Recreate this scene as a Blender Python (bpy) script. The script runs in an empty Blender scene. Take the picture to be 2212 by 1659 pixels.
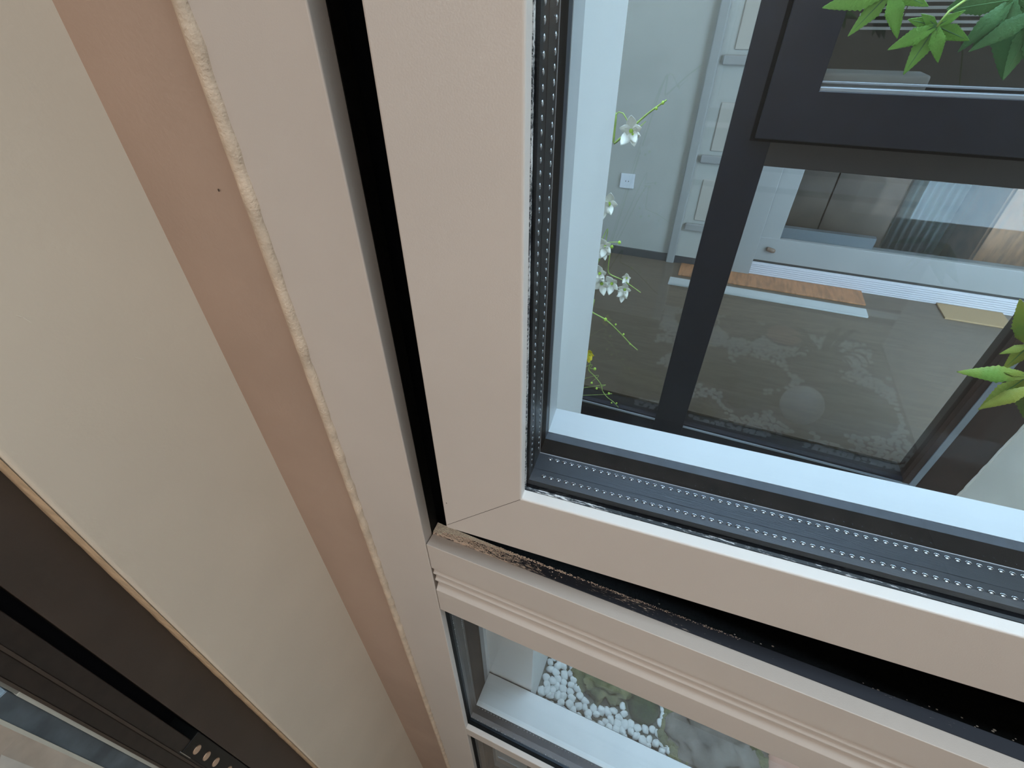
import bpy, math, random
from mathutils import Vector, Matrix, noise
random.seed(7)
C = bpy.context.scene.collection
PI = math.pi
# ------------------------------------------------------------------ camera
ZC = 1.5                                   # height of the lens above the room floor
FPX = 1013.6
pitch, roll, az = math.radians(39.06), math.radians(-0.494), math.radians(23.1)
hd = Vector((-math.sin(az), math.cos(az), 0)); r0 = Vector((math.cos(az), math.sin(az), 0))
FW = hd*math.cos(pitch) + Vector((0, 0, -math.sin(pitch)))
u0 = r0.cross(FW)
RT = r0*math.cos(roll) + u0*math.sin(roll)
UP = -r0*math.sin(roll) + u0*math.cos(roll)
cam = bpy.data.cameras.new('camera'); co = bpy.data.objects.new('camera', cam); C.objects.link(co)
M = Matrix((RT, UP, -FW)).transposed().to_4x4(); M.translation = Vector((0, 0, ZC)); co.matrix_world = M
cam.sensor_width = 36; cam.lens = FPX*36/2212; cam.clip_start = 0.01
bpy.context.scene.camera = co
# ------------------------------------------------------------------ world and lights
w = bpy.data.worlds.new('sky'); bpy.context.scene.world = w; w.use_nodes = True
bg = w.node_tree.nodes['Background']; bg.inputs[0].default_value = (0.57, 0.80, 1.0, 1); bg.inputs[1].default_value = 12.5
def area(name, loc, rot, size, power, col):
    l = bpy.data.lights.new(name, 'AREA'); l.energy = power; l.color = col; l.shape = 'RECTANGLE'; l.size, l.size_y = size
    o = bpy.data.objects.new(name, l); o.location = loc; o.rotation_euler = rot; C.objects.link(o); return o
area('room_fill_light', (-0.05, -1.6, 1.83), (math.radians(80), 0, 0), (0.7, 0.55), 8.9, (1.0, 0.86, 0.755))  # unseen warm panel behind the camera, added to light the room side
area('far_room_fill_light', (0.1, 2.3, 2.6), (0, 0, 0), (0.8, 0.5), 5, (1.0, 0.80, 0.62))  # unseen fill added to brighten the room across the well
area('skylight', (0.75, 0.0, 2.70), (0, 0, 0), (0.7, 0.4), 16.5, (0.72, 0.90, 1.0))
vs = bpy.context.scene.view_settings
bpy.context.scene.display_settings.display_device = 'sRGB'
vs.view_transform = 'Standard'; vs.look = 'None'; vs.gamma = 1; vs.exposure = 0.0; vs.use_curve_mapping = False

def ray(px, py): return RT*((px-1106)/FPX) - UP*((py-829.5)/FPX) + FW
def at(px, py, y):                          # point of the vertical plane y seen at that spot
    d = ray(px, py); p = d*(y/d.y); return Vector((p.x, y, p.z+ZC))
def atz(px, py, z):                         # point of the horizontal plane z
    d = ray(px, py); p = d*((z-ZC)/d.z); return Vector((p.x, p.y, z))
# ------------------------------------------------------------------ materials
def lin(c): return tuple((v/255/12.92 if v/255 <= .04045 else ((v/255+.055)/1.055)**2.4) for v in c) + (1,)
MATS = {}
def mat(name, col, rough=0.5, metal=0.0, spec=0.5, var=0.0, vscale=20, bump=0.0, bscale=200, stretch=(1,1,1), col2=None, coat=0):
    m = bpy.data.materials.new(name); m.use_nodes = True; nt = m.node_tree; b = nt.nodes['Principled BSDF']
    c = tuple(col)+(1,) if len(col) == 3 else col
    b.inputs['Base Color'].default_value = c; b.inputs['Roughness'].default_value = rough
    b.inputs['Metallic'].default_value = metal; b.inputs['Specular IOR Level'].default_value = spec
    b.inputs['Coat Weight'].default_value = coat
    tc = nt.nodes.new('ShaderNodeTexCoord'); mp = nt.nodes.new('ShaderNodeMapping'); mp.inputs['Scale'].default_value = stretch
    nt.links.new(tc.outputs['Object'], mp.inputs['Vector'])
    if var > 0 or col2:
        n = nt.nodes.new('ShaderNodeTexNoise'); n.inputs['Scale'].default_value = vscale; n.inputs['Detail'].default_value = 4
        nt.links.new(mp.outputs[0], n.inputs['Vector'])
        r = nt.nodes.new('ShaderNodeValToRGB'); r.color_ramp.elements[0].position = .35; r.color_ramp.elements[1].position = .65
        if col2: r.color_ramp.elements[0].color = c; r.color_ramp.elements[1].color = tuple(col2)+(1,) if len(col2)==3 else col2
        else:
            r.color_ramp.elements[0].color = tuple(v*(1-var) for v in c[:3])+(1,); r.color_ramp.elements[1].color = tuple(min(1, v*(1+var)) for v in c[:3])+(1,)
        nt.links.new(n.outputs['Fac'], r.inputs[0]); nt.links.new(r.outputs[0], b.inputs['Base Color'])
    if bump > 0:
        n2 = nt.nodes.new('ShaderNodeTexNoise'); n2.inputs['Scale'].default_value = bscale; n2.inputs['Detail'].default_value = 3
        nt.links.new(mp.outputs[0], n2.inputs['Vector'])
        bp = nt.nodes.new('ShaderNodeBump'); bp.inputs['Strength'].default_value = bump; bp.inputs['Distance'].default_value = .001
        nt.links.new(n2.outputs['Fac'], bp.inputs['Height']); nt.links.new(bp.outputs[0], b.inputs['Normal'])
    MATS[name] = m; return m
def glass(name, refl, tint=(1,1,1), power=5.0, base=0.06, bump=0.0):
    m = bpy.data.materials.new(name); m.use_nodes = True; nt = m.node_tree; nt.nodes.remove(nt.nodes['Principled BSDF'])
    out = nt.nodes['Material Output']; t = nt.nodes.new('ShaderNodeBsdfTransparent'); t.inputs[0].default_value = tint+(1,)
    g = nt.nodes.new('ShaderNodeBsdfGlossy'); g.inputs['Roughness'].default_value = bump; g.inputs[0].default_value = (1, 1, 1, 1)
    fr = nt.nodes.new('ShaderNodeFresnel'); fr.inputs[0].default_value = 1.5
    mu = nt.nodes.new('ShaderNodeMath'); mu.operation = 'MULTIPLY_ADD'; mu.inputs[1].default_value = refl; mu.inputs[2].default_value = base; mu.use_clamp = True
    nt.links.new(fr.outputs[0], mu.inputs[0])
    mx = nt.nodes.new('ShaderNodeMixShader'); nt.links.new(mu.outputs[0], mx.inputs[0]); nt.links.new(t.outputs[0], mx.inputs[1]); nt.links.new(g.outputs[0], mx.inputs[2])
    nt.links.new(mx.outputs[0], out.inputs['Surface']); return m
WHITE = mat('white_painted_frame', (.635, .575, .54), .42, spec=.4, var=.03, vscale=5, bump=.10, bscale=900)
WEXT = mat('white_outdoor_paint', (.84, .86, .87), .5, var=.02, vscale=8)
WSASH = mat('outdoor_paint_dimmed', (.52, .54, .56), .5, var=.02, vscale=8)  # same white outdoor paint, darkened to hold down the light on the sash lip
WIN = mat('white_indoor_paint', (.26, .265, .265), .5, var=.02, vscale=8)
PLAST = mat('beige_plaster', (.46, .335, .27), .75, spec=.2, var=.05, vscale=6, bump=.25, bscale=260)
WALLP = mat('beige_plaster_lit', (.66, .56, .46), .7, spec=.2, var=.035, vscale=5, bump=.15, bscale=200)  # same plaster as the window wall, lightened for the daylight on it
ROOMP = mat('light_room_paint', (.74, .69, .62), .8, var=.02, vscale=4)
CAULK = mat('peach_caulk', (.64, .51, .40), .8, spec=.2, var=.12, vscale=60, bump=1.0, bscale=420)
CREAM = mat('cream_caulk', (.66, .49, .33), .8, spec=.2, var=.15, vscale=60, bump=1.0, bscale=420)
BLK = mat('black_rubber', (.008, .008, .008), .6, spec=.12, var=.3, vscale=300, bump=.2, bscale=500)
VOID = mat('recess_shade', (.006, .005, .006), .9, spec=.1)  # near-black colour stands in for the shade inside recesses
SPACER = mat('aluminium_spacer', (.050, .053, .060), .40, metal=1.0, var=.06, vscale=200, stretch=(1, 30, 30), bump=.3, bscale=60)
DOT = mat('punched_metal', (.38, .40, .44), .2, metal=1.0)
DARKBR = mat('dark_brown_sealant', (.009, .006, .005), .6, spec=.06, var=.25, vscale=40)
GREYB = mat('grey_rubber_seal', (.045, .05, .065), .45, var=.15, vscale=80)
ANTH = mat('anthracite_aluminium', (.0075, .0085, .015), .42, spec=.32, var=.12, vscale=30)
ANTHB = mat('brown_anthracite_post', (.042, .020, .015), .5, var=.15, vscale=20)
ALU = mat('grey_aluminium_strip', (.33, .36, .40), .4, metal=.6)
BRN = mat('dark_bronze_door_frame', (.052, .036, .027), .5, var=.1, vscale=12, bump=.1)
BRN2 = mat('dark_bronze_profile', (.022, .015, .012), .4, var=.2, vscale=60)
GREYW = mat('grey_wall_paint', (.35, .355, .34), .8, var=.05, vscale=4)
RENDER = mat('pale_render', (.84, .77, .68), .85, var=.06, vscale=6, bump=.3, bscale=150)
WOOD = mat('brown_wood_floor', (.13, .10, .072), .5, var=.12, vscale=9, stretch=(1, 8, 1))
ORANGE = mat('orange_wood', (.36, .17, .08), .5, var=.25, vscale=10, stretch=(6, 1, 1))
BROWN = mat('brown_wood', (.13, .085, .06), .5, var=.25, vscale=6)
GREYG = mat('grey_green_reflection', (.10, .12, .12), .8, var=.15, vscale=9)
DARK = mat('dark_panel', (.025, .022, .02), .6)
MOSS = mat('green_moss', (.07, .085, .030), .95, var=.5, vscale=30, bump=1, bscale=300, col2=(.19, .185, .085))
MOSS2 = mat('dark_moss', (.035, .055, .018), .95, bump=1, bscale=350, var=.3, vscale=40)
ROCK = mat('brown_stone', (.13, .11, .09), .9, bump=1, bscale=90, vscale=22, col2=(.22, .19, .165))
PEB = mat('white_pebble', (.72, .74, .73), .55, var=.08, vscale=30, bump=.1)
SOIL = mat('dark_soil', (.07, .068, .045), .95, bump=1, bscale=100, col2=(.14, .14, .11), vscale=16)
SLAB = mat('pale_grey_strip', (.42, .44, .44), .8, var=.04, vscale=12)
TERRA = mat('terracotta', (.55, .30, .22), .8, var=.08, vscale=20)
PETAL = mat('white_petal', (.85, .85, .80), .6)
YELLOW = mat('yellow_petal', (.80, .66, .05), .6)
STEM = mat('green_stem', (.30, .42, .10), .55, var=.2, vscale=60)
BUD = mat('green_bud', (.40, .62, .08), .5)
LAMPW = mat('white_globe', (.80, .80, .80), .35)
LEAFM = mat('artificial_leaf', (.10, .30, .030), .5, vscale=14, col2=(.19, .42, .07), bump=.6, bscale=500)
LEAFD = mat('dark_artificial_leaf', (.035, .14, .04), .55, vscale=14, col2=(.085, .23, .075), bump=.6, bscale=500)
LEAFY = mat('yellow_green_leaf', (.16, .30, .04), .5, vscale=12, col2=(.33, .33, .05), bump=.6, bscale=500)
SCREW = mat('brass_screw', (.75, .55, .42), .35, metal=.8)
CURT = mat('white_curtain', (.70, .68, .66), .9)
G1 = glass('clear_glass', .7, (.95, .975, .985), base=.0)
G2 = glass('outer_glass', .5, (.94, .97, .985), base=.0)
GOPP = glass('reflecting_glass', .6, (.76, .745, .72), base=.035, bump=.035)
GUP = glass('upper_reflecting_glass', 1.0, (.78, .8, .8), base=.05)
# dusty rubber: plaster dust lies thick near the left corner and thins out to the right
def dusty(name, x0, x1, base, amount, dust=(.88, .73, .62)):
    m = bpy.data.materials.new(name); m.use_nodes = True; nt = m.node_tree; b = nt.nodes['Principled BSDF']
    N = nt.nodes.new; tc = N('ShaderNodeTexCoord'); sx = N('ShaderNodeSeparateXYZ'); nt.links.new(tc.outputs['Object'], sx.inputs[0])
    mr = N('ShaderNodeMapRange'); mr.inputs[1].default_value = x0; mr.inputs[2].default_value = x1; mr.inputs[3].default_value = amount[0]; mr.inputs[4].default_value = amount[1]
    nt.links.new(sx.outputs[0], mr.inputs[0])
    mp = N('ShaderNodeMapping'); mp.inputs['Scale'].default_value = (.25, 1.4, 1); nt.links.new(tc.outputs['Object'], mp.inputs[0])
    n = N('ShaderNodeTexNoise'); n.inputs['Scale'].default_value = 480; n.inputs['Detail'].default_value = 5; n.inputs['Roughness'].default_value = .7
    nt.links.new(mp.outputs[0], n.inputs[0])
    n3 = N('ShaderNodeTexNoise'); n3.inputs['Scale'].default_value = 45; nt.links.new(mp.outputs[0], n3.inputs[0])
    s = N('ShaderNodeMath'); s.operation = 'ADD'; nt.links.new(n.outputs['Fac'], s.inputs[0]); nt.links.new(mr.outputs[0], s.inputs[1])
    s2 = N('ShaderNodeMath'); s2.operation = 'MULTIPLY_ADD'; s2.inputs[1].default_value = .5; nt.links.new(n3.outputs['Fac'], s2.inputs[0]); nt.links.new(s.outputs[0], s2.inputs[2])
    cr = N('ShaderNodeValToRGB'); cr.color_ramp.elements[0].position = .78; cr.color_ramp.elements[1].position = .90
    cr.color_ramp.elements[0].color = tuple(base)+(1,); cr.color_ramp.elements[1].color = tuple(dust)+(1,)
    nt.links.new(s2.outputs[0], cr.inputs[0]); nt.links.new(cr.outputs[0], b.inputs['Base Color']); b.inputs['Roughness'].default_value = .6
    return m
DUSTY = dusty('dusty_rubber', -.21, .20, (.022, .026, .040), (.10, -.20))
DUSTS = dusty('dusty_sash_gasket', -.09, .30, (.016, .018, .022), (.08, -.16), (.62, .60, .60))
# ------------------------------------------------------------------ mesh helpers
class MB:
    def __init__(s): s.v = []; s.f = []
    def add(s, vs, fs):
        o = len(s.v); s.v += [tuple(v) for v in vs]; s.f += [tuple(i+o for i in f) for f in fs]
    def box(s, x0, x1, y0, y1, z0, z1, T=None):
        vs = [(x0,y0,z0),(x1,y0,z0),(x1,y1,z0),(x0,y1,z0),(x0,y0,z1),(x1,y0,z1),(x1,y1,z1),(x0,y1,z1)]
        if T: vs = [T(*v) for v in vs]
        s.add(vs, [(0,3,2,1),(4,5,6,7),(0,1,5,4),(1,2,6,5),(2,3,7,6),(3,0,4,7)])
    def prism(s, prof, x0, x1):              # closed (y,z) profile swept along x
        n = len(prof); vs = [(x0,)+p for p in prof] + [(x1,)+p for p in prof]
        s.add(vs, [(i, (i+1)%n, n+(i+1)%n, n+i) for i in range(n)] + [tuple(range(n))[::-1], tuple(range(n, 2*n))])
    def tube(s, pts, rad, n=8):
        pts = [Vector(p) for p in pts]; rings = []
        rs = rad if isinstance(rad, (list, tuple)) else [rad]*len(pts)
        for i, p in enumerate(pts):
            d = (pts[min(i+1, len(pts)-1)]-pts[max(i-1, 0)]).normalized()
            a = d.orthogonal().normalized() if i == 0 else (a - d*a.dot(d)).normalized(); b = d.cross(a)
            rings.append([p+(a*math.cos(t)+b*math.sin(t))*rs[i] for t in [2*PI*k/n for k in range(n)]])
        vs = [v for r in rings for v in r]; fs = []
        for i in range(len(pts)-1):
            for k in range(n): fs.append((i*n+k, i*n+(k+1)%n, (i+1)*n+(k+1)%n, (i+1)*n+k))
        fs += [tuple(range(n))[::-1], tuple(range(len(vs)-n, len(vs)))]
        s.add(vs, fs)
    def ball(s, c, r, seg=16, rings=10, amp=0, sc=8, seed=0, bottom=None):
        c = Vector(c); r = Vector(r if isinstance(r, (tuple, list)) else (r, r, r)); vs = []; fs = []
        for i in range(rings+1):
            th = PI*i/rings
            for k in range(seg):
                ph = 2*PI*k/seg; d = Vector((math.sin(th)*math.cos(ph), math.sin(th)*math.sin(ph), math.cos(th)))
                q = 1 + (amp*noise.noise(d*sc*.25+Vector((seed, seed*2, 0)))*2 if amp else 0)
                p = Vector((d.x*r.x, d.y*r.y, d.z*r.z))*q
                if bottom is not None: p.z = max(p.z, bottom)
                vs.append(c+p)
        for i in range(rings):
            for k in range(seg): fs.append((i*seg+k, (i+1)*seg+k, (i+1)*seg+(k+1)%seg, i*seg+(k+1)%seg))
        s.add(vs, fs)
    def build(s, name, m, parent=None, smooth=False, bevel=0, org=None):
        me = bpy.data.meshes.new(name); org = Vector(org) if org else Vector((0, 0, 0))
        me.from_pydata([Vector(v)-org for v in s.v], [], s.f); me.materials.append(m); me.validate()
        if smooth: me.polygons.foreach_set('use_smooth', [True]*len(me.polygons))
        me.update(); o = bpy.data.objects.new(name, me); C.objects.link(o); o.location = org
        if parent: o.parent = parent; o.matrix_parent_inverse = Matrix.Identity(4); o.location = org - (Vector(parent['_w']) if '_w' in parent else Vector((0,0,0)))
        if bevel:
            b = o.modifiers.new('bevel', 'BEVEL'); b.width = bevel; b.segments = 3; b.limit_method = 'ANGLE'; b.angle_limit = math.radians(35)
        return o
def bx(name, m, x0, x1, y0, y1, z0, z1, parent=None, bevel=0):
    b = MB(); b.box(x0, x1, y0, y1, z0, z1); return b.build(name, m, parent, bevel=bevel)
def empty(name): o = bpy.data.objects.new(name, None); C.objects.link(o); return o
def tag(o, label=None, cat=None, group=None, kind=None):
    if label: o['label'] = label
    if cat: o['category'] = cat
    if group: o['group'] = group
    if kind: o['kind'] = kind
    return o
def struct(o): o['kind'] = 'structure'; return o
Z = lambda z: z+ZC
# a mitred ring of rectangular section; frame f maps (t, d, z) to the world
def ring(name, m, f, rect, d0, d1, wo, wi=0.0, parent=None, wi1=None, wz=None, bevel=0):
    t0, z0, t1, z1 = rect; wi1 = wi if wi1 is None else wi1; wz = wi1 if wz is None else wz
    def loop(w, d, wb=None):
        wb = w if wb is None else wb
        return [f(t0+w, d, z0+wb), f(t1-w, d, z0+wb), f(t1-w, d, z1-w), f(t0+w, d, z1-w)]
    L = [loop(-wo, d0), loop(wi, d0), loop(wi1, d1, wz), loop(-wo, d1)]
    b = MB(); vs = [v for l in L for v in l]; fs = []
    for a in range(4):
        c = (a+1) % 4
        for k in range(4): fs.append((a*4+k, a*4+(k+1)%4, c*4+(k+1)%4, c*4+k))
    b.add(vs, fs); return b.build(name, m, parent, bevel=bevel)
def pane(name, m, f, rect, d, parent=None, over=.004):
    t0, z0, t1, z1 = rect; b = MB()
    b.add([f(t0-over, d, z0-over), f(t1+over, d, z0-over), f(t1+over, d, z1+over), f(t0-over, d, z1+over)], [(0, 1, 2, 3)])
    return b.build(name, m, parent)
# ------------------------------------------------------------------ the room
D = 1.45; KD = D/1.2; GZ = ZC-.93*D; FZ = ZC-.852*D
XW, XR = -.430, 1.60
struct(bx('floor', mat('room_floor', (.56, .48, .40), .5, var=.2, vscale=8), -1.2, XR, -1.8, .25, -.60, -.55))
struct(bx('ceiling', ROOMP, -1.2, XR, -1.8, .372, 2.72, 2.82))
struct(bx('wall_back', ROOMP, -1.2, XR, -1.9, -1.8, -.55, 2.72))
struct(bx('wall_right', ROOMP, XR, XR+.1, -1.9, .37, -.55, 2.72))
# wall round the window
b = MB(); b.box(XW-.1, -.3095, .2485, .372, -.55, 2.72); b.box(1.20, XR, .25, .372, -.55, 2.72); b.box(-.3095, 1.20, .25, .372, Z(.98), 2.72); b.box(-.3095, 1.20, .25, .36, -.55, Z(-1.95))
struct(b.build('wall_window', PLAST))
# side wall with a rounded plaster corner at its left end
yc = .0679
b = MB(); b.box(XW-.1, XW, yc+.004, .2485, -.55, 2.72)
prof = []
for k in range(7):
    a = PI/2*k/6; prof.append((XW-.004+.004*math.cos(a), yc+.004-.004*math.sin(a)))
prof += [(XW-.1, yc), (XW-.1, yc+.004)]
vs = [(x, y, -.55) for x, y in prof]+[(x, y, 2.72) for x, y in prof]; n = len(prof)
b.add(vs, [(i, (i+1)%n, n+(i+1)%n, n+i) for i in range(n)])
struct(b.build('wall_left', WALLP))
def atx(px, py, x):
    d = ray(px, py); p = d*(x/d.x); return Vector((x, p.y, p.z+ZC))
b = MB()
for A_, B_ in (((32, 681), (52, 686)), ((50, 686), (68, 697)), ((292, 772), (312, 777)), ((655, 757), (664, 770))):
    q, w_ = atx(*A_, XW+.0001), atx(*B_, XW+.0001); b.tube([q, q.lerp(w_, .5), w_], [.0002, .0004, .0002], 5)
wl = [o for o in C.objects if o.name == 'wall_left'][0]
b.build('scratches', mat('pale_scratch', (.75, .66, .56), .8), wl)
# lumpy cream plaster edge against the door frame and lumpy caulk at the window frame
def lumpy(name, p_a, p_b, rad, zt, zb, seed, m=CAULK):
    b = MB(); pts = []; rs = []; n = 420
    for i in range(n+1):
        z = zb+(zt-zb)*i/n; q = noise.noise(Vector((seed, z*55, 0))); q2 = noise.noise(Vector((seed+9, z*190, 0)))
        pts.append((p_a+q*rad*.22, p_b+q2*rad*.18, z)); rs.append(rad*(1+.20*q+.16*q2))
    b.tube(pts, rs, 10); return struct(b.build(name, m, smooth=True))
tr1 = lumpy('trim_1', -.3120, .2488, .0052, Z(.97), -.54, 3)
b = MB()
for px, py, q in ((388, 12, 2), (396, 32, 1.4), (404, 50, 1.6), (412, 80, 1.6), (419, 97, 2.2), (427, 119, 2.6), (433, 150, 1.4), (459, 210, 2.2), (471, 246, 2.2), (480, 265, 1.5), (490, 300, 2), (498, 319, 2.2), (505, 333, 1.5), (533, 420, 1.5), (540, 432, 1.2), (552, 486, 1.6), (557, 500, 1.5), (600, 610, 1.8), (601, 622, 1.8), (614, 668, 1.6), (472, 411, 1.6)):
    p = at(px, py, .2475); e = p.length*0+q*.00042; b.ball(p, (e, e*.5, e*1.7), 8, 5)
b.build('pit_marks', mat('dark_pit', (.07, .045, .03), .9), tr1)
b = MB(); n = 300; vs = []
for i in range(n+1):
    z = -.54+3.2*i/n; q = noise.noise(Vector((1, z*40, 0)))*.0010 + noise.noise(Vector((4, z*160, 0)))*.0005
    vs += [(XW-.002, yc-.0004, z), (XW-.016, yc-.0012+q*.4, z), (XW-.0335+q*.6, yc-.0008+q*.5, z), (XW-.0335+q*.6, yc+.004, z)]
b.add(vs, [(4*i+k, 4*i+k+1, 4*i+5+k, 4*i+4+k) for i in range(n) for k in range(3)])
struct(b.build('trim_2', CREAM, smooth=True))
# ------------------------------------------------------------------ dark sliding door in the side wall
XD = XW-.032; k_ = abs(XD)/.43
dr = struct(empty('door_1'))
bx('door_frame', BRN, XD-.10, XD, .0147*k_, yc+.02, -.5, 2.3, dr, .0006)
bx('gap_shade', VOID, XD-.13, XD-.045, -.02, .0147*k_, -.5, 2.3, dr)  # black box drawn as the shade in the gap
b = MB(); b.box(XD-.06, XD-.002, -.0131*k_+.0012, .0040*k_, -.5, 2.3); b.build('sash_stile', BRN2, dr, bevel=.001)
bx('glazing_bead', BRN2, XD-.05, XD-.004, -.0278*k_+.001, -.0131*k_-.0008, -.5, 2.3, dr, .001)
bx('stile_edge', BRN, XD-.04, XD+.0002, -.0131*k_-.0010, -.0131*k_+.0016, -.5, 2.3, dr)
bx('bead_edge', BRN, XD-.04, XD-.003, -.0278*k_-.0012, -.0278*k_+.0012, -.5, 2.3, dr)
bx('glazing_seal', mat('pale_seal', (.20, .19, .17), .5), XD-.03, XD-.006, -.0338, -.0302, 0, 2.3, dr)
bx('lower_seal', mat('white_seal', (.45, .43, .38), .5), XD-.03, XD-.0045, -.0342, -.0302, 0, Z(-.475), dr)
g = MB(); g.add([(XD-.018, -.030, 0), (XD-.018, -.9, 0), (XD-.018, -.9, 2.3), (XD-.018, -.030, 2.3)], [(0, 1, 2, 3)]); g.build('glass_pane', G1, dr)
b = MB(); b.box(XD-.045, XD-.012, -.052, -.0345, 0, Z(-.47)); b.build('weather_strip', mat('blue_grey_strip', (.12, .15, .18), .35, metal=.5, var=.3, vscale=25), dr, bevel=.001)
b = MB(); b.box(XD-.045, XD-.010, -.0545, -.0515, 0, Z(-.462)); b.build('strip_lip', mat('pale_lip', (.5, .48, .42), .5), dr)
sp = bx('strike_plate', mat('black_steel', (.02, .02, .02), .35, metal=.6), XD-.045, XD-.0006, -.0098, .0150, Z(-1.05), Z(-.748), dr, .001)
for zz in (-.772, -.803, -.834, -.880):
    b = MB(); b.tube([(XD-.0010, .000, Z(zz)), (XD+.0006, .000, Z(zz)), (XD+.0009, .000, Z(zz))], [.0058, .0054, .0020], 14)
    o = b.build('screw', SCREW, sp, smooth=False)
bx('plate_edge', mat('steel_edge', (.35, .33, .30), .4, metal=.5), XD-.03, XD-.0002, -.0105, -.0096, Z(-.772), Z(-.744), dr)
bx('door_head', BRN, XD-.10, XD, -1.2, .0, 2.3, 2.36, dr)
struct(bx('wall_far_left', DARK, -1.3, -1.2, -1.9, .3, -.55, 2.72))
struct(bx('wall_door_side', ROOMP, XW-.1, XW, -1.8, -.9, -.55, 2.72))
struct(bx('wall_door_top', PLAST, XW-.1, XW, -.9, yc, 2.36, 2.72))
cu = MB(); pts = []
for i in range(60):
    y = -.118-.45*i/59; pts.append((-.785+.010*math.sin(i*.9), y))
vs = []
for x, y in pts: vs += [(x, y, -.50), (x, y, .63), (x-.003, y, .63), (x-.003, y, -.50)]
cu.add(vs, [(4*i+a, 4*i+(a+1)%4, 4*i+4+(a+1)%4, 4*i+4+a) for i in range(59) for a in range(4)])
tag(cu.build('curtain', CURT, smooth=True), 'short white curtain behind the dark sliding door at the lower left corner', 'curtain')
bch = bx('wooden_chest', ORANGE, -1.15, -.82, -.50, .20, -.55, .60, None, .006); tag(bch, 'orange brown wooden chest seen through the dark sliding door', 'chest')
bx('lid', ORANGE, -1.16, -.812, -.51, .21, .602, .625, bch, .004)
# ------------------------------------------------------------------ the white window: fixed frame
FX = lambda t, d, z: Vector((t, .25+d, Z(z)))
win = struct(empty('window_1'))
XL, XJ, XE = -.3110, -.2215, 1.10
b = MB(); b.box(XL, XJ, .25, .266, Z(-1.95), Z(.98)); b.build('left_jamb', WHITE, win, bevel=.0012)
bx('jamb_core', VOID, XL, XJ-.012, .2662, .3715, Z(-1.95), Z(.98), win)  # back of the white jamb, blackened for the shade in the gap
b = MB(); b.box(XE, 1.2, .25, .37, Z(-1.95), Z(.98)); b.build('right_jamb', WHITE, win, bevel=.0012)
b = MB(); b.box(XJ, XE, .25, .37, Z(.91), Z(.98)); b.build('head_rail', WHITE, win, bevel=.0012)
# transom with its two grooves
tp = [(.266, -.5030), (.25, -.5035), (.25, -.5560), (.2535, -.5585), (.2535, -.5665), (.2512, -.5700), (.2512, -.5725), (.2555, -.5765),
      (.2555, -.5840), (.2520, -.5880), (.2520, -.5905), (.2570, -.5960), (.2570, -.6030), (.2500, -.6125), (.2500, -.6675), (.266, -.6675), (.37, -.6675), (.37, -.56), (.266, -.56)]
b = MB(); b.prism([(y, Z(z)) for y, z in tp], XJ+.0012, XE)
b.build('transom', WHITE, win, bevel=.0007)
bx('transom_joint', mat('joint_shadow_filler', (.16, .13, .11), .8), XJ-.0002, XJ+.0016, .2512, .262, Z(-.667), Z(-.506), win)
# rubber gasket of the rebate, dusty along the transom
bx('transom_gasket', DUSTY, XJ+.001, XE, .266, .2794, Z(-.56), Z(-.5022), win)
bx('jamb_gasket', BLK, XJ-.006, XJ+.0002, .266, .2794, Z(-.503), Z(.91), win)
b = MB(); b.box(XJ-.03, XE, .2794, .345, Z(-.70), Z(-.548)); b.box(XJ-.03, XE, .345, .353, Z(-.56), Z(-.470)); b.build('rebate_floor', BLK, win, bevel=.002)
b = MB(); b.box(XJ-.075, XJ-.035, .2794, .37, Z(-.56), Z(.91)); b.box(XJ-.04, XJ-.006, .360, .371, Z(-.56), Z(.91)); b.build('rebate_side', VOID, win)
# dust and plaster crumbs lying on the gasket near the corner
dd = MB()
for i in range(1500):
    x = XJ+.002+abs(random.gauss(0, .055)); dens = max(0, 1-(x-XJ)/.22)
    if random.random() > dens: continue
    y = .2665+random.random()*.0125; r = random.uniform(.0003, .0010)*(1.1 if x < XJ+.05 else .7)
    dd.ball((x, y, Z(-.5018)+r*.3), (r*1.3, r, r*.7), 6, 4)
for i in range(900):                       # ridge of dust along the back edge
    x = XJ+.002+random.random()**1.3*.35; r = random.uniform(.0003, .0010)*max(.35, 1-(x-XJ)/.4)
    dd.ball((x, .2780+random.uniform(-.001, .0012), Z(-.5018)+r*.3), (r*1.5, r, r*.9), 6, 4)
for i in range(70): # flakes further right
    x = random.uniform(.05, .45); r = random.uniform(.0004, .0010)
    dd.ball((x, random.uniform(.290, .310), Z(-.5478)), (r*1.6, r, r*.6), 6, 4)
tag(dd.build('plaster_dust', mat('plaster_dust_crumbs', (.90, .74, .62), .9)), 'pinkish plaster dust and crumbs lying in the open window rebate', 'dust', kind='stuff')
hp = MB(); nn = 40; vs = []                # heap of dust in the corner
for i in range(nn+1):
    for j in range(9):
        x = XJ+.0013+.115*(i/nn)**1.4; v = j/8; q = noise.noise(Vector((x*300, v*5, 1)))
        h = max(0, (1-i/nn)*.0042)*(.5+.7*v)+q*.0007*(1-.6*i/nn)
        y = .2668+(.0122)*(v*(1) if i < 8 else (.35+.65*v+ .35*min(1, (i-8)/14)*(1-v)))
        vs.append((x, min(y, .2796), Z(-.5024)+h))
hp.add(vs, [(i*9+j, i*9+j+1, (i+1)*9+j+1, (i+1)*9+j) for i in range(nn) for j in range(8)])
tag(hp.build('dust_heap', mat('plaster_dust_heap', (.92, .76, .64), .95, var=.25, vscale=700, bump=1, bscale=1500), smooth=True), 'small heap of plaster dust in the corner where transom meets jamb', 'dust', kind='stuff')
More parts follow.
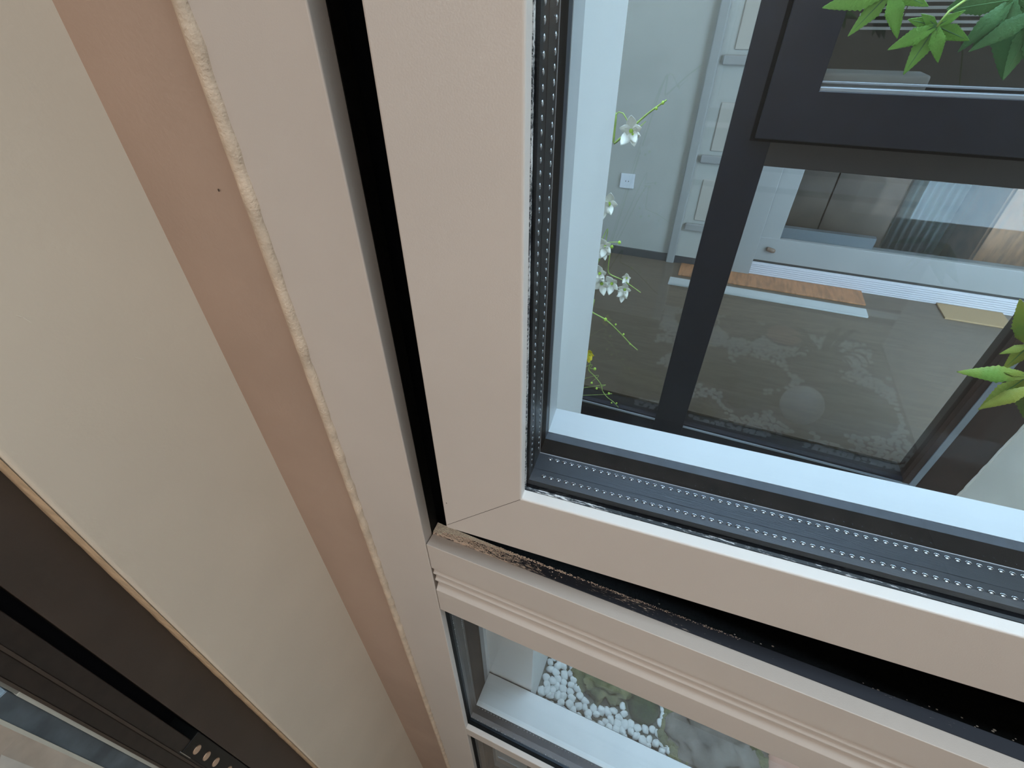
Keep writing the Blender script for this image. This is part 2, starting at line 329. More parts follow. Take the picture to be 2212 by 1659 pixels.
# lower glazing: stacked rings down to the outer sill
def lower_light(z0, z1, n_):
    R = (XJ, z0, XE, z1); p = struct(empty('window_%d' % n_)) if n_ else win
    R2 = (XJ, z0, XE, z1)
    ring('glazing_gasket', BLK, FX, R2, .010, .018, .004, .0006, p)
    ring('spacer_bar', SPACER, FX, R2, .0185, .052, .004, .0, p)
    ring('edge_sealant', DARKBR, FX, R2, .052, .096, .004, .0, p)
    ring('outer_gasket', ALU, FX, R2, .096, .110, .004, .0004, p)
    pane('glass_pane', G1, FX, R2, .0165, p); pane('outer_glass_pane', G2, FX, R2, .054, p)
    dm = MB()
    for row in (.024, .046):
        k = 0
        while XJ+.01+k*.0071 < .75:
            dm.ball(FX(XJ+.01+k*.0071, row, z0+.0002), (.0016, .0011, .0007), 8, 4); k += 1
        k = 0
        while z0+.01+k*.0071 < z1:
            dm.ball(FX(XJ+.0002, row, z0+.01+k*.0071), (.0007, .0011, .0016), 8, 4); k += 1
    dm.build('perforations', DOT, p, smooth=True)
lower_light(-1.2120, -.6675, 0)
b = MB(); b.prism([(.25, Z(-1.2095)), (.2505, Z(-1.2085)), (.2605, Z(-1.2085)), (.2605, Z(-1.25)), (.25, Z(-1.25))], XJ, XE); b.build('lower_bead', WHITE, win, bevel=.001)
bx('lower_bar', ANTH, XJ, XE, .2605, .37, Z(-1.2475), Z(-1.2135), win)
lower_light(-1.930, -1.2500, 0)
bx('bottom_rail', WHITE, XJ, XE, .25, .37, Z(-1.95), Z(-1.932), win)
b = MB(); b.prism([(.2985, Z(-1.2300)), (.2985, Z(-1.2118)), (.335, Z(-1.2100)), (.369, Z(-1.2115)), (.369, Z(-1.2300))], XJ+.0005, XE-.001)
b.build('outer_sill', WEXT, win, bevel=.001)
b = MB(); b.box(XJ-.03, -.118, .372, .3862, Z(-1.94), Z(-.60)); b.box(XJ-.03, XJ, .352, .374, Z(-1.94), Z(.97)); b.build('outer_cover_board', WEXT, win)
struct(bx('wall_outer_reveal', WEXT, -.16, -.118, .3865, .56, GZ-.1, 3.0))
b = MB(); b.box(XJ-.04, -.125, .3725, .380, Z(-.50), Z(.97)); b.box(XJ-.04, XE, .3725, .380, Z(-.60), Z(-.440)); b.build('light_stop', VOID, win)  # black boards added behind the gap to block outdoor light
# ------------------------------------------------------------------ the tilted-open sash
a_ = math.radians(3.9); n0 = .25
Tv = Vector((math.cos(a_), math.sin(a_), 0)); Nv = Vector((-math.sin(a_), math.cos(a_), 0))
FS = lambda t, d, z: Tv*t + Nv*(n0+d) + Vector((0, 0, Z(z)))
TO, ZO, TI, ZI = -.647*n0, -1.700*n0, -.317*n0, -1.385*n0
TR, ZT = 1.10, .87
RI = (TI, ZI, TR-.08, ZT-.08)
sash = ring('sash', WHITE, FS, RI, 0, .0477*n0, TI-TO, 0, win, bevel=.0016)
ring('sash_body', DARK, FS, RI, .0477*n0+.0002, .36*n0, TI-TO-.004, -.012, sash)
ring('gasket', DUSTS, FS, RI, .0477*n0, .0605*n0, .010, 0, sash)
ring('pane_rebate', VOID, FS, RI, .0605*n0, .095*n0, .012, -.006, sash)
ring('spacer_bar', SPACER, FS, RI, .0950*n0, .2366*n0, .012, 0, sash)
ring('spacer_rib', SPACER, FS, RI, .155*n0, .185*n0, .010, .0003, sash)
ring('butyl_line', mat('pale_butyl', (.30, .29, .30), .5), FS, RI, .2366*n0, .2400*n0, .012, .0004, sash)
ring('edge_sealant', DARKBR, FS, RI, .2405*n0, .320*n0, .012, 0, sash)
ring('outer_gasket', GREYB, FS, RI, .320*n0, .360*n0, .012, 0, sash)
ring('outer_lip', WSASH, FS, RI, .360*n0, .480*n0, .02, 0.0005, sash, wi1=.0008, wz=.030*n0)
pane('glass_pane', G1, FS, RI, .0620*n0, sash); pane('outer_glass_pane', G2, FS, RI, .2385*n0, sash)
dm = MB()
for rr in (.124, .215):
    k = 0
    while TI+.012+k*.0285*n0 < .80:
        c = FS(TI+.012+k*.0285*n0, rr*n0, ZI); dm.ball(c, (.0019, .0013, .0009), 10, 4)
        dm.tube([c+Vector((-.0021, .0004, .0004)), c+Vector((-.0012, .0015, .0007)), c+Vector((.0012, .0015, .0007)), c+Vector((.0021, .0004, .0004))], .0004, 5); k += 1
    k = 0
    while ZI+.012+k*.0285*n0 < .1:
        dm.ball(FS(TI, rr*n0, ZI+.012+k*.0285*n0), (.0009, .0013, .0019), 8, 4); k += 1
dm.build('perforations', DOT, sash, smooth=True)
b = MB()
def seam(pa, pb, w):
    pa, pb = Vector(pa), Vector(pb); d = (pb-pa).normalized(); s = Vector((-d.y, d.x))*w
    q = [pa+s, pb+s, pb-s, pa-s]; b.add([FS(p.x, -.00008, p.y) for p in q]+[FS(p.x, .0004, p.y) for p in q], [(0,1,2,3), (7,6,5,4), (0,4,5,1), (1,5,6,2), (2,6,7,3), (3,7,4,0)])
seam((TO+.002, ZO+.002), (TI-.001, ZI-.001), .00022); b.ball(FS(-.628*n0, -.0001, -1.540*n0), (.0006, .0003, .0006), 8, 5)
b.build('mitre_seam', mat('seam_dirt', (.07, .055, .045), .8), sash)
# ------------------------------------------------------------------ the light well outside
struct(bx('ground', SOIL, -1.3, 1.1, .373, D+.1, GZ-.75, GZ-.004))
b = MB(); b.box(.79*KD, 1.1, .375, D+.05, GZ-.1, 3.0); struct(b.build('wall_well_right', RENDER))
b = MB(); b.box(-1.3, -1.2, .56, D+.05, GZ-.1, 3.0); struct(b.build('wall_well_left', RENDER))
b = MB(); b.box(-1.3, -.121, .387, .558, GZ-.1, 3.0); b.box(-.118, 1.1, .387, .56, 2.62, 3.0); struct(b.build('wall_outer', RENDER))
# opposite dark framed glazing
opp = struct(empty('window_2'))
mx0, mx1 = -.0075*D, .0645*D
zr = at(1700, 975, D).z
zs = at(1612, 950, D).z
gl0 = zs+.012
bx('bottom_rail', ANTH, -1.2, .79*KD, D-.015, D+.06, GZ, gl0, opp, .002)
bx('light_strip', ALU, -1.2, at(1962, 1040, D).x+.012, D-.0185, D-.014, zs-.004, zs+.004, opp, .0006)
bx('mullion', ANTH, mx0, mx1, D-.03, D+.06, GZ, 3.0, opp, .002)
xs_ = at(2045, 944, D).x
bx('right_post', ANTHB, xs_-.028, .79*KD, D-.018, D+.06, GZ, 3.0, opp, .002)
bx('post_strip', ALU, xs_-.009, xs_+.009, D-.0215, D-.0175, zs-.004, 3.0, opp, .0006)
b = MB(); pts = []
for i in range(160):
    z = GZ+(2.4)*i/159; pts.append((.789*KD+noise.noise(Vector((z*40, 0, 0)))*.003, D-.020, z))
b.tube(pts, .004, 6); b.build('sealant_line', RENDER, opp, smooth=True)
zt0 = at(1700, 357, D).z; zg = at(1700, 306, D-.045).z; zp = at(1800, 198, D-.045).z
bx('transom', mat('anthracite_warm_reflection', (.022, .018, .018), .42), mx1-.002, xs_-.02, D-.030, D+.06, zt0, zg-.003, opp, .002)  # brown tone stands in for the warm room reflected in the anthracite
g = MB(); g.add([(-1.2, D+.005, gl0), (mx0, D+.005, gl0), (mx0, D+.005, 3.0), (-1.2, D+.005, 3.0)], [(0, 1, 2, 3)])
g.add([(mx1, D+.005, gl0), (xs_-.028, D+.005, gl0), (xs_-.028, D+.005, zt0), (mx1, D+.005, zt0)], [(0, 1, 2, 3)])
g.build('glass_pane', GOPP, opp)
b = MB(); b.box(-1.2, .79*KD, D-.02, D+.06, 3.0, 3.1); b.build('head_rail', ANTH, opp)
# its casement
xg = at(1666, 160, D-.045).x; xp = at(1800, 110, D-.045).x
ca = ring('casement', ANTH, lambda t, d, z: Vector((t, D-.045+d, z)), (xp, zp, xs_-.12, 2.6), 0, .05, xp-xg-.004, 0, opp, bevel=.002)
ring('casement_seal', mat('groove_black', (.002, .002, .003), .9, spec=.05), lambda t, d, z: Vector((t, D-.034+d, z)), (xg-.006, zg-.006, xs_-.02, 2.7), 0, .03, .0, .02, ca)
bx('bead_strip', ALU, xp, xs_-.12, D-.040, D-.020, zp-.001, zp+.007, ca, .001)
bx('bead_strip', ALU, xp+.004, xs_-.12, D-.004, D+.004, zp+.0105, zp+.0150, ca, .0006)
g = MB(); g.add([(xp, D+.008, zp), (xs_-.12, D+.008, zp), (xs_-.12, D+.008, 2.6), (xp, D+.008, 2.6)], [(0, 1, 2, 3)]); g.build('glass_pane', GUP, ca)
b = MB()
for (p, q) in (((1652, 292), (1735, 222)), ((1737, 220), (1765, 204))):
    A, B_ = at(*p, D-.0302), at(*q, D-.0302); b.tube([A, A.lerp(B_, .5), B_], .0004 if p[0] < 1700 else .0009, 5)
b.build('scratch', ALU, ca)
# behind the casement: dark board, white bar and slats added for its reflections
bx('dark_backdrop', DARK, xg, xs_, D+.24, D+.26, zt0-.02, 2.7, ca)
sl0, sl1 = at(1780, 150, D+.14), at(1990, 175, D+.14)
b = MB(); b.box(xg, at(1985, 160, D+.14).x, D+.03, D+.12, at(1790, 185, D+.14).z-.01, at(1790, 146, D+.14).z)
tag(b.build('window_sill', WEXT, bevel=.006), 'white bar added for a reflection behind the dark casement pane at the upper right', 'sill')
bl = empty('reflection_slats'); tag(bl, 'white slats added for a reflection behind the dark casement pane, at the top right', 'slats')
z0 = at(1900, 64, D+.19).z
for k in range(40):
    zz = z0+k*.0128; b = MB()
    b.box(at(1855-k*4 if k < 5 else 1840, 64, D+.19).x-.0, xs_-.04, D+.175, D+.205, zz, zz+.0055)
    b.build('slat', WEXT, bl, bevel=.001)
for xx in (.30, .52): bx('ladder_cord', DARK, xx, xx+.0015, D+.17, D+.172, z0-.01, z0+40*.0128, bl)
# ------------------------------------------------------------------ the room across the well
YB = 2.876
struct(bx('floor_far_room', WOOD, -1.5, 2.6, D+.06, 4.1, FZ-.05, FZ))
struct(bx('ceiling_far_room', GREYW, -1.5, 2.6, D+.06, 4.1, 2.95, 3.05))
struct(bx('wall_far_room_left', GREYW, -1.6, -1.5, D+.02, 4.1, FZ, 2.95))
struct(bx('wall_far_room_right', GREYW, 2.6, 2.7, D+.02, 4.1, FZ, 2.95))
struct(bx('wall_far_room_end', GREYW, -1.5, 2.6, 4.1, 4.2, FZ, 2.95))
dx0 = at(1578, 580, YB).x
struct(bx('wall_far_room_back', GREYW, -1.5, dx0, YB, YB+.1, FZ, 2.95))
struct(bx('baseboard_back', mat('dark_baseboard', (.035, .038, .045), .5), -1.5, dx0-.14, YB-.014, YB, FZ, FZ+.045))
struct(bx('wall_front_far', RENDER, -1.3, 1.0, D-.02, D+.1, 3.1, 3.25))
# white inner door (tall glazed leaf)
dw = struct(empty('door_2'))
px1, px2 = at(1740, 362, YB).x, at(1695, 355, YB).x
zb0, zb1 = at(1628, 557, YB).z, at(1690, 515, YB).z
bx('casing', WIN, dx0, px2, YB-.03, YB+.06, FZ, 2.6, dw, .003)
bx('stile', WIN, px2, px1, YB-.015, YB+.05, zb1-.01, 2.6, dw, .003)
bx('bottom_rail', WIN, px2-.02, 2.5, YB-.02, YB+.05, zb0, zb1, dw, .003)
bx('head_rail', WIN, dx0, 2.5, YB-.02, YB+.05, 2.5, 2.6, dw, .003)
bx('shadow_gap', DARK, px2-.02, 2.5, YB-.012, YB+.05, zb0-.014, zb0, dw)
b = MB(); zz0, zz1 = FZ, zb0-.014
for k in range(7):
    h = (zz1-zz0)/7; b.box(px2-.02, 2.5, YB-.022-(k%2)*.002, YB+.05, zz0+k*h, zz0+(k+.72)*h)
b.box(px2-.02, 2.5, YB-.018, YB+.05, zz0, zz1); b.build('ribbed_threshold', mat('ribbed_alu', (.52, .52, .56), .5), dw)
hx = at(1665, 540, YB-.03); b = MB(); b.tube([hx+Vector((-.022, 0, .004)), hx+Vector((-.018, 0, .003)), hx+Vector((.014, 0, -.004)), hx+Vector((.022, 0, -.006))], [.009, .012, .012, .008], 12)
b.build('drain_cap', BROWN, dw, smooth=True)
g = MB(); g.box(px1, 2.5, YB+.005, YB+.01, zb1, 2.5); g.build('glass_pane', G2, dw)
g2 = at(1700, 511, YB+.05)
bx('inner_bead', mat('grey_bead', (.18, .19, .20), .6), px1-.01, at(1905, 490, YB+.03).x, YB+.012, YB+.05, zb1, zb1+.055, dw)
# blocks and a sheet added behind the inner door for reflections in the glass
def backdrop(x0, x1, m, label, z1, y0=3.17, z0=None, name='backdrop_block', cat='backdrop_block'):
    o = empty(name); tag(o, label, cat); z0 = FZ if z0 is None else z0
    bx('body', m, x0, x1, y0, y0+.35, z0, z1, o, .004)
    mid = (x0+x1)/2
    bx('door', m, x0+.01, mid-.003, y0-.018, y0, z0+.05, z1-.02, o, .003); bx('door', m, mid+.003, x1-.01, y0-.018, y0, z0+.05, z1-.02, o, .003)
    return o
xa, xb, xc, xd = at(1745, 450, 3.17).x, at(1940, 450, 3.17).x, at(2055, 470, 3.17).x, at(2130, 500, 3.17).x
backdrop(xa-.25, xb, BROWN, 'brown block added for a reflection behind the white inner door frame', 2.3)
b = MB(); pts = [(xb+.01+i*(xc-xb)/40, 3.17+.012*math.sin(i*1.1)) for i in range(40)]; vs = []
for x, y in pts: vs += [(x, y, FZ+.02), (x, y, 2.4), (x, y+.004, 2.4), (x, y+.004, FZ+.02)]
b.add(vs, [(4*i+a, 4*i+(a+1)%4, 4*i+4+(a+1)%4, 4*i+4+a) for i in range(39) for a in range(4)])
tag(b.build('curtain', GREYG, smooth=True), 'grey green sheet added for a reflection behind the white inner door', 'curtain')
backdrop(xd, xd+.9, ORANGE, 'orange brown block added for a reflection, at the right behind the white inner door', 2.0)
# white panelled door on the grey wall, left of the mullion
pd = struct(empty('door_3'))
ya = YB-.02
def pxz(px, py): return at(px, py, ya)
xl0 = (pxz(1535, 0).x+pxz(1492, 400).x)/2; xl1 = pxz(1578, 100).x
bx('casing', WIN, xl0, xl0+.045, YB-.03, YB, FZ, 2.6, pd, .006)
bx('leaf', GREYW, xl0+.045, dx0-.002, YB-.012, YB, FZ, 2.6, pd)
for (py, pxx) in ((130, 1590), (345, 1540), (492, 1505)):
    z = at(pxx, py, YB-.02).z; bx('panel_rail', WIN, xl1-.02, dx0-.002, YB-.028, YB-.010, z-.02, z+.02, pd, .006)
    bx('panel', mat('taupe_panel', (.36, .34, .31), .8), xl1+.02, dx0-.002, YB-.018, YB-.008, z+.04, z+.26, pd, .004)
# wall socket
so = at(1355, 391, YB-.008); s_ = empty('wall_socket'); tag(s_, 'pale square wall socket plate on the grey wall beside the orchids', 'socket')
bx('cover_plate', mat('socket_plastic', (.62, .66, .72), .5), so.x-.040, so.x+.040, YB-.012, YB, so.z-.04, so.z+.04, s_, .003)
for dx in (-.008, .008):
    b = MB(); b.tube([(so.x+dx, YB-.0135, so.z), (so.x+dx, YB-.0115, so.z)], .0028, 10); b.build('pin_hole', DARK, s_)
# flat patches added on the floor for its lit areas and a pale reflection
def quad(name, m, P, h, label, cat):
    b = MB(); b.add([(p.x, p.y, FZ) for p in P]+[(p.x, p.y, FZ+h) for p in P], [(3,2,1,0), (4,5,6,7), (0,1,5,4), (1,2,6,5), (2,3,7,6), (3,0,4,7)])
    return tag(b.build(name, m, bevel=.002), label, cat)
f1 = lambda px, py: atz(px, py, FZ)
def rect(p, q, y0, y1): return [Vector((p, y0, 0)), Vector((q, y0, 0)), Vector((q, y1, 0)), Vector((p, y1, 0))]
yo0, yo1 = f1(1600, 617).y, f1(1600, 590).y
quad('lit_floor_patch', ORANGE, rect(f1(1462, 600).x, f1(1868, 657).x, yo0, yo1), .008, 'orange brown patch for lit floor before the white inner door', 'patch')
quad('floor_strip', SLAB, rect(f1(1440, 620).x, f1(1872, 680).x, f1(1600, 641).y, f1(1600, 626).y), .01, 'pale strip on the floor for a reflection, in front of the orange patch', 'strip')
quad('lit_floor_patch', mat('ochre_light_patch', (.34, .23, .12), .8), rect(f1(2040, 690).x, f1(2180, 700).x, yo0, yo1), .008, 'short ochre patch for lit floor under the white inner door, right of the orange one', 'patch')
# ------------------------------------------------------------------ the garden bed
def moss(name, px, py, r, m, label, cat, h=.6, amp=.2, seed=0, xy=None):
    p = atz(px, py, GZ) if xy is None else Vector((xy[0], xy[1], GZ))
    b = MB(); b.ball((p.x, p.y, GZ), (r[0], r[1], r[0]*h), 48, 30, amp, 14, seed, bottom=-.004)
    o = b.build(name, m, smooth=True, org=(p.x, p.y, GZ)); tag(o, label, cat)
    return o, p
obst = []
def mo(*a, **k):
    o, p = moss(*a, **k); obst.append((p.x, p.y, max(a[3][0], a[3][1])*1.05+(.03 if a[3][0] < .05 and 'xy' in k else 0)+(.03 if a[0] == 'terracotta_pot' else 0))); return o
mo('moss_clump', 1305, 1458, (.072, .060), MOSS, 'rough yellow green moss clump among white pebbles, left of the smooth one', 'moss', h=.4, amp=.28, seed=1)
mo('moss_ball', 1390, 1526, (.036, .041), MOSS2, 'smooth dark green moss ball between the moss clump and the brown stone', 'moss', h=.8, amp=.04, seed=2)
rk = mo('garden_stone', 1535, 1585, (.103, .103), ROCK, 'large brown stone with moss round its edge on the white pebbles', 'stone', h=.35, amp=.2, seed=5)
b = MB(); p = atz(1535, 1585, GZ)
for i in range(60):
    t = 2*PI*i/60; q = 1+.2*2*noise.noise(Vector((math.cos(t), math.sin(t), 0))*3.5+Vector((5, 10, 0)))
    b.ball((p.x+math.cos(t)*.102*q, p.y+math.sin(t)*.102*q, GZ+.004), (.014, .014, .012), 8, 6, .3, 12, i)
b.build('moss_edge', MOSS, rk, smooth=True).location = -Vector((p.x, p.y, GZ))
mo('terracotta_pot', 0, 0, (.085, .085), TERRA, 'terracotta disc at the right end of the pebble bed', 'pot', h=.3, amp=.0, seed=3, xy=(atz(1745, 1700, GZ).x, atz(1745, 1700, GZ).y))
for i, (x, y, r, l) in enumerate(((-.12, 1.16, .10, 'round moss mound by the dark mullion, mirrored in the glass'), (.205, .97, .09, 'moss mound in the middle of the bed, mirrored in the glass'),
        (.175, 1.225, .045, 'small moss tuft beside the white globe lamp'), (.30, 1.13, .036, 'tiny moss tuft next to the white globe lamp'))):
    mo('moss_mound', 0, 0, (r, r*.9), MOSS2 if i % 2 else MOSS, l, 'moss', h=.55, amp=.2, seed=20+i, xy=(x, y))
gl_ = MB(); gl_.ball((.53, 1.125, GZ+.06), .08, 40, 24); o = gl_.build('globe_lamp', LAMPW, smooth=True); tag(o, 'white globe garden lamp lying on the pebbles before the glazing', 'lamp'); obst.append((.53, 1.125, .10))
# leafy dark plant mirrored at the right
pl = empty('fern'); tag(pl, 'dark leafy fern growing in the bed near the right wall', 'fern')
for k in range(26):
    a = random.uniform(0, 2*PI); l = random.uniform(.10, .22); c = Vector((.62, .75, GZ)); vs = []; n = 8
    for i in range(n+1):
        t = i/n; p = c+Vector((math.cos(a)*l*t, math.sin(a)*l*t*.8, l*1.1*math.sin(t*2.2)*.8)); wd = .012*math.sin(PI*min(1, t*.9+.08))
        s = Vector((-math.sin(a), math.cos(a), 0))*wd; vs += [p-s, p+Vector((0, 0, .002)), p+s]
    b = MB(); b.add(vs, [(3*i+j, 3*i+j+1, 3*i+4+j, 3*i+3+j) for i in range(n) for j in range(2)])
    m_ = b.build('frond', MOSS2, pl, smooth=True); sd = m_.modifiers.new('s', 'SOLIDIFY'); sd.thickness = .0008
# pebbles
def pebble_mesh(i, seg=10, rings=6):
    b = MB(); b.ball((0, 0, 0), (1, .72+.2*random.random(), .5+.15*random.random()), seg, rings, .16, 9, i*3.1); return b
protos = []
for i in range(8):
    o = pebble_mesh(i).build('pebble', PEB, smooth=True); protos.append(o)
def blocked(x, y, m=.0): return any((x-a)**2+(y-b_)**2 < (r*.95+.006+m)**2 for a, b_, r in obst) or x < -.108
cnt = 0; used = []; tries = 0
while cnt < 300 and tries < 60000:
    tries += 1
    x, y = random.uniform(-.11, .55), random.uniform(.40, .62)
    if blocked(x, y) or any((x-a)**2+(y-b_)**2 < .0140**2 for a, b_ in used): continue
    used.append((x, y)); p = protos[cnt % 8]
    o = p if cnt < 8 else p.copy()
    if cnt >= 8: C.objects.link(o)
    s = random.uniform(.0092, .0128); o.scale = (s, s, s); o.rotation_euler = (random.uniform(-.3, .3), random.uniform(-.3, .3), random.uniform(0, PI))
    o.location = (x, y, GZ+.002+random.uniform(0, .003)); tag(o, 'smooth white pebble of the bed seen through the lower window pane', 'pebble', 'white pebbles in the bed under the window'); cnt += 1
us2 = []; b = MB(); tries = 0; obst += [(.62, .75, .12), (.20, .94, .14), (-.08, 1.12, .15), (.40, .87, .12), (.73, .97, .2), (.3, 1.0, .1)]
while len(us2) < 1300 and tries < 30000:
    tries += 1; x, y = random.uniform(-.105, .93), random.uniform(.42, D-.03)
    if blocked(x, y) or (x < .56 and y < .63): continue
    if any(abs(x-a) < .0165 and (x-a)**2+(y-b_)**2 < .0165**2 for a, b_ in us2): continue
    if noise.noise(Vector((x*7, y*7, 3))) < -.05+random.uniform(-.12, .12): continue
    us2.append((x, y)); s = random.uniform(.0095, .0135); b.ball((x, y, GZ+.003), (s, s*random.uniform(.7, 1), s*.55), 8, 5)
tag(b.build('white_gravel', PEB, smooth=True), 'rest of the white pebble bed further from the window', 'pebbles', kind='stuff')
# ------------------------------------------------------------------ orchids in front of the opposite glazing
YO = 1.06
def orchid(name, label, potx, stems, flowers, buds, petal, YO=1.06):
    poty = YO
    o = empty(name); tag(o, label, 'orchid')
    b = MB(); b.tube([(potx, poty, GZ+.018), (potx, poty, GZ+.02), (potx, poty, GZ+.12), (potx, poty, GZ+.125)], [.02, .026, .034, .032], 24); b.build('pot', LAMPW, o, smooth=False)
    for pts, r in stems:
        P = [Vector((potx, poty, GZ+.12))] + [at(*q, YO) for q in pts]
        sm = []
        for i in range(len(P)-1):          # smooth it
            p0, p1, p2, p3 = P[max(i-1, 0)], P[i], P[i+1], P[min(i+2, len(P)-1)]
            for k in range(8):
                t = k/8; sm.append(.5*((2*p1)+(p2-p0)*t+(2*p0-5*p1+4*p2-p3)*t*t+(-p0+3*p1-3*p2+p3)*t**3))
        sm.append(P[-1]); b = MB(); b.tube(sm, [r*(1-.5*i/len(sm)) for i in range(len(sm))], 8); b.build('stem', STEM, o, smooth=True)
    for (px, py, r, rot) in flowers:
        c = at(px, py, YO-.004); b = MB()
        for k in range(5):
            a = rot+2*PI*k/5; L = r*(1 if k % 2 else .8); d = Vector((math.cos(a), -.35+.2*math.sin(k), math.sin(a))); s = d.cross(Vector((0, 1, 0))).normalized(); vs = []; n = 6
            for i in range(n+1):
                t = i/n; wd = L*.36*math.sin(PI*min(1, t*.92+.06)); p = c+d*L*t+Vector((0, -.25*L*t*t, 0))
                vs += [p-s*wd, p+Vector((0, .06*L, 0)), p+s*wd]
            b.add(vs, [(3*i+j, 3*i+j+1, 3*i+4+j, 3*i+3+j) for i in range(n) for j in range(2)])
        f = b.build('flower', petal, o, smooth=True); f.modifiers.new('s', 'SOLIDIFY').thickness = .0006
        b = MB(); b.ball(c+Vector((0, -.002, 0)), r*.16, 8, 6); b.build('throat', BUD, f, smooth=True)
    for (px, py, r) in buds:
        b = MB(); b.ball(at(px, py, YO), (r, r, r*1.2), 10, 8); b.build('bud', BUD, o, smooth=True)
    return o
orchid('orchid', 'white orchid spray with a long upright stem tip, highest of the orchids', -.42,
       [([(1300, 330), (1327, 310), (1355, 285), (1400, 245), (1440, 216)], .0030), ([(1290, 340), (1370, 283), (1395, 262)], .0016)],
       [(1364, 282, .030, .4), (1368, 290, .022, 1.3)], [(1432, 222, .003), (1418, 234, .0028)], PETAL, 1.10)
orchid('orchid', 'white orchid spray with several drooping blossoms beside the bright sash edge', -.46,
       [([(1295, 560), (1315, 590), (1345, 605), (1370, 622), (1384, 632)], .0019), ([(1290, 540), (1310, 525), (1338, 523)], .0016)],
       [(1316, 440, .030, .2), (1304, 448, .028, 1.0), (1308, 532, .026, .8), (1306, 545, .022, .1), (1296, 590, .028, .5), (1300, 612, .030, 1.4), (1322, 612, .028, .9), (1350, 625, .024, .3), (1345, 636, .02, 1.0), (1354, 600, .016, .4)],
       [(1338, 524, .004), (1322, 533, .004)], PETAL, 1.18)
orchid('orchid', 'green arching orchid stem with small nodes, above the yellow bloom', -.48,
       [([(1268, 665), (1280, 675), (1310, 692), (1340, 720), (1362, 743), (1377, 756)], .0026)], [], [(1308, 690, .005), (1330, 701, .003), (1347, 722, .003), (1361, 743, .0025)], PETAL, 1.26)
orchid('orchid', 'yellow orchid bloom with a drooping stem of green buds', -.50,
       [([(1262, 782), (1272, 800), (1285, 813), (1298, 830), (1302, 845), (1312, 858), (1325, 868), (1336, 880)], .0020), ([(1266, 792), (1275, 796), (1284, 797)], .0012), ([(1298, 832), (1290, 838)], .0012), ([(1283, 812), (1278, 825)], .001), ([(1306, 852), (1314, 849)], .001)],
       [(1274, 765, .024, .3), (1272, 770, .020, 1.2)], [(1285, 797, .0052), (1278, 827, .0042), (1289, 839, .0042), (1315, 850, .0042), (1321, 870, .003), (1332, 871, .003)], YELLOW, 1.34)
# ------------------------------------------------------------------ artificial maple leaves hanging in the well
def lobe(b, base, tip, width, sag, n=26, up=None):
    d = tip-base; L = d.length; dn = d.normalized(); view = ((base+tip)*.5-Vector((0, 0, ZC))).normalized()
    s = dn.cross(view).normalized(); vs = []
    for i in range(n+1):
        t = i/n; wd = width*((.30+.70*(t/.42)) if t < .42 else ((1-t)/.58)**.8)*(1+.13*(i % 2))
        if i == n: wd = .0002
        c = base+d*t+view*(sag*math.sin(PI*t)+sag*.6*t*t)
        vs += [c-s*wd-view*wd*.35, c+view*.0008, c+s*wd-view*wd*.35]
    b.add(vs, [(3*i+j, 3*i+j+1, 3*i+4+j, 3*i+3+j) for i in range(n) for j in range(2)])
def leaf(name, o, m, c, tips, y, wf=.17, vein=True):
    B = at(c[0], c[1], y); b = MB(); v = MB()
    for k, tpx in enumerate(tips):
        dy = tpx[2] if len(tpx) > 2 else 0
        Tp = at(tpx[0], tpx[1], y+dy); L = (Tp-B).length; lobe(b, B, Tp, L*wf, L*.06*(1 if k % 2 else -1))
    f = b.build(name, m, o, smooth=True); sd = f.modifiers.new('s', 'SOLIDIFY'); sd.thickness = .0006
    for tpx in tips:
        dy = tpx[2] if len(tpx) > 2 else 0; Tp = at(tpx[0], tpx[1], y+dy-.001); b2 = at(c[0], c[1], y-.001); v.tube([b2, b2.lerp(Tp, .5), b2.lerp(Tp, .85)], [.0009, .0006, .0002], 5)
    v.build('vein', LEAFD, f); return f
YL = .95
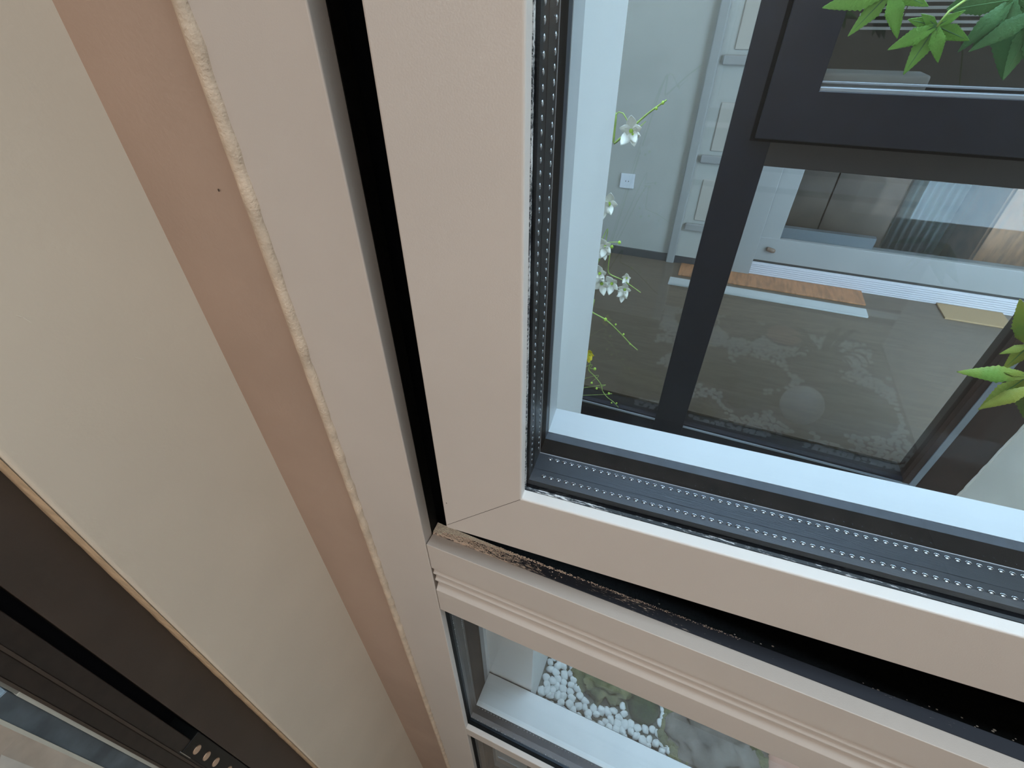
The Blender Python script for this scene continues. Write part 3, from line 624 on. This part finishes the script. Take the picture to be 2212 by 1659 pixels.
br = empty('maple_branch'); tag(br, 'artificial maple branch with bright green leaves at the top right corner', 'branch')
def sprig(parent, pts, y, r=.0016):
    b = MB(); b.tube([at(p[0], p[1], y+(p[2] if len(p) > 2 else 0)) for p in pts], r, 8); b.build('twig', STEM, parent, smooth=True)
leaf('leaf', br, LEAFM, (1928, -22), [(1776, 17), (1831, 79), (1938, 84), (2006, 14), (1850, -110), (2010, -80)], YL)
leaf('leaf', br, LEAFM, (2023, 56), [(1917, 108), (1951, 162), (2026, 136), (2094, 88), (2086, 22), (1961, 42), (1990, 30)], YL-.02, .19)
leaf('leaf', br, LEAFD, (2185, 0), [(2069, 113), (2045, 22), (2165, 172), (2240, 150), (2096, 112), (2280, 60)], YL+.02, .17)
leaf('leaf', br, LEAFD, (2250, 20), [(2092, 112), (2166, 174), (2235, 190), (2330, 80)], YL-.03, .15)
leaf('leaf', br, LEAFD, (2140, -30), [(2044, 20), (2065, 5), (2230, 40), (2110, -120)], YL+.05, .2)
sprig(br, [(2023, 58, -.021), (2050, 25, -.02), (2085, 0, 0), (2140, -30, .05), (2185, -30, .03), (2250, 0, 0), (2330, -80, 0), (2400, -250, 0), (2420, -700, 0)], YL)
sprig(br, [(1928, -22), (1990, -60), (2110, -90), (2330, -90)], YL)
br2 = empty('maple_branch'); tag(br2, 'artificial maple branch with yellow green leaves at the right edge', 'branch')
leaf('leaf', br2, LEAFY, (2222, 812), [(2066, 803), (2113, 886), (2160, 800), (2230, 930), (2300, 880), (2290, 760)], YL+.14, .15)
leaf('leaf', br2, LEAFY, (2225, 745), [(2203, 646), (2165, 800), (2158, 765), (2190, 690), (2300, 700)], YL+.16, .17)
leaf('leaf', br2, LEAFY, (2235, 835), [(2112, 884), (2215, 910), (2300, 950)], YL+.13, .14)
sprig(br2, [(2222, 812), (2235, 760), (2260, 680), (2330, 500), (2400, 200), (2430, -700)], YL+.14)
for o in bpy.data.objects:
    if o.parent is None and o.type in ('MESH', 'EMPTY') and 'label' not in o and 'kind' not in o: print('UNTAGGED', o.name)
